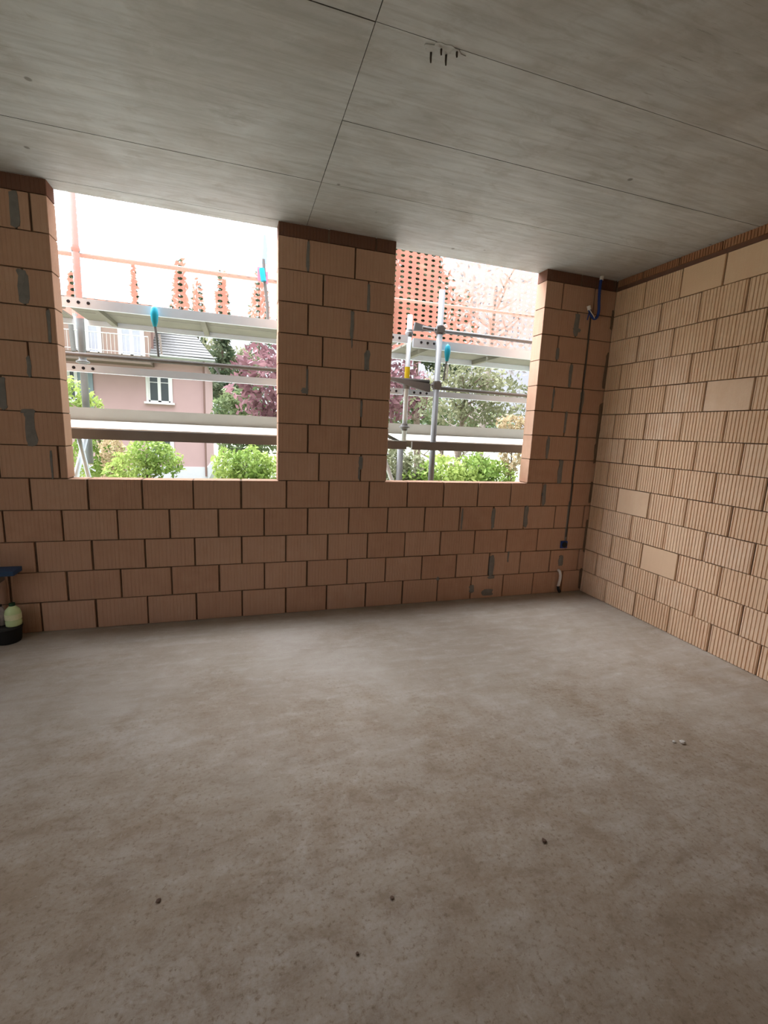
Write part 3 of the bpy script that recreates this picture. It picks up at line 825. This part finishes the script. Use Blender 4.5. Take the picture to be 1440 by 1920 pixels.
def house_window(x0, x1, z0, z1, y=22.0, sill=True, glass=PANE, name='window'):
    m_ = MB(); f_ = .07
    m_.box(x0 - .11, x1 + .11, y - .05, y + .02, z1, z1 + .12); m_.box(x0 - .11, x0, y - .05, y + .02, z0, z1); m_.box(x1, x1 + .11, y - .05, y + .02, z0, z1)
    if sill: m_.box(x0 - .2, x1 + .2, y - .16, y + .02, z0 - .1, z0)
    xm = (x0 + x1) / 2
    for a, b in ((x0, xm), (xm, x1)):
        m_.box(a, a + f_, y - .03, y + .01, z0, z1); m_.box(b - f_, b, y - .03, y + .01, z0, z1)
        m_.box(a, b, y - .03, y + .01, z0, z0 + f_); m_.box(a, b, y - .03, y + .01, z1 - f_, z1)
        m_.box(a, b, y - .025, y + .01, z0 + (z1 - z0) * .72, z0 + (z1 - z0) * .72 + .03)
    w_ = m_.build(name, WHITEFRAME, hs)
    for a, b in ((x0, xm), (xm, x1)):
        m_ = MB(); m_.box(a + f_, b - f_, y - .012, y + .005, z0 + f_, z1 - f_)
        p_ = m_.build('pane', glass); p_.parent = w_
    return w_
house_window(-7.20, -6.24, 2.34, 3.62)
house_window(-7.22, -6.26, -.32, 1.0)
house_window(-10.55, -9.95, 2.2, 3.6)
house_window(-10.15, -9.2, 4.42, 6.5, 22.0, False, CURTAIN, 'balcony_door')
house_window(-8.30, -7.40, 4.42, 6.5, 22.0, False, CURTAIN, 'balcony_door')
# blue-grey shutter at ground-floor left
m_ = MB(); m_.box(-10.15, -9.55, 21.93, 22.0, 1.6, 3.7); m_.build('shutter', mat_plain('blue_grey_shutter', (.20, .25, .27), .7), hs)
m_ = MB(); m_.box(-11.5, -6.9, 20.9, 22.0, 3.98, 4.32); m_.build('balcony_slab', BROWN, hs)
m_ = MB()
m_.tube([(-11.4, 20.95, 5.2), (-6.95, 20.95, 5.2)], .02, 6); m_.tube([(-11.4, 20.95, 4.45), (-6.95, 20.95, 4.45)], .015, 6)
for k in range(30):
    x = -11.4 + 4.45 * k / 29
    m_.tube([(x, 20.95, 4.3), (x, 20.95, 5.2)], .009, 5)
m_.build('balcony_railing', WHITEFRAME, hs)
MB().tube([(-9.95, 20.95, 4.3), (-10.05, 20.95, 6.6)], .1, 10).build('balcony_post', TUBE, hs)

# ------------------------------------------------------------------ plants
def leaves(mb, blobs, count, size, droop=.0, seed=1):
    r = np.random.default_rng(seed)
    vol = np.array([b[1][0] * b[1][1] * b[1][2] for b in blobs]) ** .75
    pick = r.choice(len(blobs), count, p=vol / vol.sum())
    d = r.normal(size=(count, 3)); d /= np.linalg.norm(d, axis=1)[:, None]
    rad = r.uniform(.25, 1, count) ** .45
    rad *= 1 + .18 * np.sin(d[:, 0] * 7 + pick) * np.sin(d[:, 2] * 6 + pick * 2)
    cen = np.array([b[0] for b in blobs])[pick]; ax = np.array([b[1] for b in blobs])[pick]
    p = cen + d * rad[:, None] * ax
    a = r.normal(size=(count, 3)); a[:, 2] -= droop; a /= np.linalg.norm(a, axis=1)[:, None]
    b = np.cross(a, r.normal(size=(count, 3))); b /= np.linalg.norm(b, axis=1)[:, None]
    s = size * r.uniform(.6, 1.35, count)
    tint = np.clip(.5 + .3 * np.sin(p[:, 0] * 3.1 + p[:, 2] * 2.3) + r.normal(0, .22, count), 0, 1)
    for i in range(count):
        u = a[i] * s[i]; v = b[i] * s[i] * .45
        mb.add([p[i] - u, p[i] + v, p[i] + u, p[i] - v], [(0, 1, 2, 3)], 0, float(tint[i]))
def trunk(mb, base, top, r0, branches, seed, spread=1.0, sub=0):
    rr = random.Random(seed)
    b, t = Vector(base), Vector(top)
    pts = [b.lerp(t, k / 6) + Vector((rr.uniform(-.06, .06), rr.uniform(-.06, .06), 0)) * (k > 0) for k in range(7)]
    mb.tube(pts, [r0 * (1 - .11 * k) for k in range(7)], 8)
    for i in range(branches):
        s = rr.uniform(.3, .98); p = b.lerp(t, s)
        an = rr.uniform(0, 6.28); ln = spread * rr.uniform(.5, 1.0) * (1.15 - s * .6)
        q = p + Vector((math.cos(an) * ln, math.sin(an) * ln, ln * rr.uniform(.3, .9)))
        mid = p.lerp(q, .5) + Vector((0, 0, -.06 * ln))
        mb.tube([p, mid, q], [r0 * .34, r0 * .22, r0 * .08], 5)
        for j in range(sub):
            u = mid.lerp(q, rr.uniform(0, 1)); l2 = ln * rr.uniform(.25, .5); a2 = rr.uniform(0, 6.28)
            mb.tube([u, u + Vector((math.cos(a2) * l2, math.sin(a2) * l2, l2 * rr.uniform(-.2, 1)))], [r0 * .12, r0 * .04], 4)
def plant(name, base, label, cat, leaf_m, blobs, count, size, tk=None, bark=BARK, group=None, seed=1, fol='foliage', sub=0):
    t = thing(name, base, label, cat, group)
    f_ = MB(); leaves(f_, blobs, count, size, .2, seed); f_.build(fol, leaf_m, t)
    m_ = MB()
    top, r0, br, sp_ = tk
    trunk(m_, base, top, r0, br, seed, sp_, sub)
    m_.build('trunk', bark, t)
    return t
TG = 'trees beyond the scaffold'
plant('maple_tree', (.3, 14, GROUND), 'dark red leaved tree between the two windows beyond the scaffold', 'tree', LEAF_RED,
      [((-2.2, 14, 2.9), (1.2, 1.2, 1.5)), ((-.3, 14, 3.6), (2.0, 1.8, 2.0)), ((1.8, 14, 3.3), (1.9, 1.6, 1.7)), ((3.0, 14, 3.0), (1.3, 1.3, 1.2)), ((-1.4, 13.6, 2.0), (1.2, 1, 1.0))],
      3600, .15, ((.2, 14, 4.3), .18, 16, 2.4), PALEBARK, TG, 3, sub=3)
plant('conifer_tree', (-4.2, 36, GROUND), 'olive green conifer rising behind the grey tiled roof', 'tree', LEAF_OLIVE,
      [((-4.8, 36, 6.0), (1.6, 1.5, 2.2)), ((-3.6, 36, 4.5), (1.6, 1.5, 2.4)), ((-2.6, 36, 5.6), (1.5, 1.5, 2.0)), ((-3.3, 36, 2.0), (1.6, 1.5, 2))], 2600, .24, ((-4.0, 36, 6), .2, 10, 1.4), BARK, TG, 4)
plant('evergreen_shrub', (-3.1, 18, GROUND), 'dark green shrub right of the pink house corner', 'shrub', LEAF_GREEN,
      [((-3.4, 18, 1.9), (.75, .8, 1.0)), ((-2.7, 18, 2.3), (.8, .8, .9)), ((-3.0, 18, .8), (.95, .9, 1.1)), ((-2.0, 18.2, 1.3), (.9, .8, 1.3))], 2600, .13, ((-3.0, 18, 2.2), .1, 8, .7), BARK, TG, 5)
plant('bright_bush', (-2.9, 9, GROUND), 'bright lime green bush below the deck in the left window, right half', 'bush', LEAF_BRIGHT,
      [((-3.3, 9, .35), (.42, .45, .45)), ((-2.75, 9, .35), (.60, .5, .52)), ((-2.3, 9.1, .25), (.5, .45, .42)), ((-2.9, 9, -.4), (.8, .6, .7))], 4200, .062, ((-2.85, 9, .5), .05, 12, .5), BARK, 'bright bushes in the garden', 6)
plant('bright_bush', (-5.1, 9.4, GROUND), 'bright green bush in front of the lower house window', 'bush', LEAF_BRIGHT,
      [((-5.15, 9.4, .62), (.5, .45, .42)), ((-5.55, 9.4, .2), (.6, .5, .5)), ((-4.75, 9.4, .38), (.42, .4, .36)), ((-5.3, 9.2, -.5), (.9, .6, .7))], 3800, .062, ((-5.2, 9.4, .7), .05, 12, .5), BARK, 'bright bushes in the garden', 7)
plant('bright_bush', (-6.45, 12, GROUND), 'yellow green shrub at the left edge of the left window', 'bush', LEAF_BRIGHT,
      [((-7.5, 12, 1.9), (.45, .4, .65)), ((-7.05, 12, 1.6), (.35, .4, .55)), ((-7.2, 12, .4), (.6, .5, 1.1)), ((-6.6, 12, .1), (.4, .4, .9))], 2600, .075, ((-7.1, 12, 1.7), .06, 8, .5), BARK, 'bright bushes in the garden', 8)
plant('dry_bush', (-6.0, 9.9, GROUND), 'tan dry bush low in the left window left of the bright bush', 'bush', LEAF_TAN,
      [((-6.1, 9.9, .55), (.3, .3, .5)), ((-6.0, 9.9, -.2), (.4, .35, .6))], 1200, .06, ((-6.05, 9.9, .7), .04, 8, .3), BARK, None, 9)
for i, (x, top, wd, lab) in enumerate(((-13.07, 10.2, 1.1, 'distant conifer at the left edge behind the net'), (-9.52, 11.15, .5, 'slender distant conifer alone behind the net in the left window'),
                                       (-6.71, 11.9, 1.3, 'tall distant conifer tallest in the middle of the left window'), (-5.65, 10.73, 1.25, 'shorter distant conifer just right of the tallest one'),
                                       (-4.06, 11.37, 1.15, 'distant conifer behind the net with a slim top'), (-1.52, 12.0, 1.6, 'distant broad conifer behind the net by the brick pillar'))):
    yy = 32.5
    if i % 2:
        yy, x, top, wd = 40.0, -3 + (x + 3) * 1.21, 1.37 + (top - 1.37) * 1.21, wd * 1.21
    bl = [((x, yy, top - (top + 1) * q), (wd * (.22 + q * 1.15), wd * (.22 + q * 1.15), .9)) for q in (.03, .09, .15, .22, .3, .4, .5, .62)]
    plant('conifer_tree', (x, yy, GROUND), lab, 'tree', LEAF_DARK, bl, 1500, .2, ((x, yy, top - .3), .16, 8, .5), BARK, 'distant conifers behind the net', 20 + i)
plant('leafy_tree', (5.42, 17.5, GROUND), 'big dense dark tree behind the net in the right window', 'tree', LEAF_DARK,
      [((4.15, 17.5, 7.54), (2.04, 1.79, 2.30)), ((5.81, 17.5, 6.51), (1.91, 1.79, 1.91)), ((4.15, 17.5, 9.58), (1.79, 1.66, 1.91)), ((2.62, 17.5, 6.51), (1.53, 1.53, 1.79)), ((6.7, 17.5, 5.11), (1.40, 1.40, 1.02))], 6500, .19, ((4.66, 17.5, 9.19), .2, 16, 1.8), BARK, TG, 31, sub=2)
plant('bare_tree', (5.6, 12, GROUND), 'twiggy pale tree with few blossoms at the right of the right window', 'tree', LEAF_PALE,
      [((5.6, 12, 5.6), (1.6, 1.4, 1.5)), ((6.6, 12, 4.7), (1.5, 1.3, 1.2)), ((4.9, 12, 6.6), (1.0, 1.0, 1.2))], 900, .10, ((5.7, 12, 6.6), .16, 26, 2.0), PALEBARK, TG, 32, sub=5)
plant('olive_tree', (3.22, 9.6, GROUND), 'loose olive green tree in the middle of the right window', 'tree', LEAF_OLIVE,
      [((2.86, 9.6, 2.48), (0.99, 0.90, 0.81)), ((3.95, 9.6, 2.48), (1.08, 0.99, 0.90)), ((4.94, 9.6, 2.57), (0.99, 0.90, 0.81)), ((3.67, 9.6, 3.2), (1.17, 0.99, 0.63))], 2600, .085, ((3.67, 9.6, 3.02), .13, 18, 1.6), BARK, TG, 33, sub=3)
plant('leafy_tree', (7.92, 20.5, GROUND), 'mid green bushy tree behind the loose olive tree', 'tree', LEAF_GREEN,
      [((6.4, 20.5, 2.17), (1.97, 1.52, 1.52)), ((8.83, 20.5, 1.87), (2.12, 1.52, 1.36)), ((10.95, 20.5, 1.72), (1.97, 1.52, 1.21)), ((4.58, 20.5, 2.02), (1.82, 1.52, 1.52))], 4200, .17, ((7.92, 20.5, 2.63), .12, 12, 1.4), BARK, TG, 34)
plant('bright_bush', (2.6, 7.4, GROUND), 'bright green bush below the deck in the right window', 'bush', LEAF_BRIGHT,
      [((1.9, 7.4, .4), (.6, .5, .5)), ((2.9, 7.4, .45), (.6, .5, .5)), ((3.6, 7.4, .35), (.5, .5, .45)), ((2.5, 7.4, -.5), (1.5, .6, .85)), ((2.3, 7.5, .1), (1.5, .5, .5))], 7000, .07, ((2.6, 7.4, .6), .05, 12, .7), BARK, 'bright bushes in the garden', 35)
plant('olive_bush', (1.0, 7.8, GROUND), 'olive bush low in the right window beside the pillar', 'bush', LEAF_OLIVE,
      [((.6, 7.8, .5), (.6, .5, .6)), ((1.3, 7.8, .4), (.5, .5, .5)), ((.9, 7.8, -.4), (.9, .6, .8)), ((.7, 7.9, .1), (.8, .5, .6))], 4200, .07, ((.9, 7.8, .8), .05, 12, .5), BARK, None, 36)
plant('dry_bush', (3.9, 7.2, GROUND), 'tan dry bush just above the toe board at the right jamb', 'bush', LEAF_TAN,
      [((3.75, 7.2, 1.72), (.42, .35, .24)), ((3.85, 7.2, 1.0), (.3, .3, .7))], 900, .06, ((3.8, 7.2, 1.6), .04, 10, .4), BARK, None, 37)
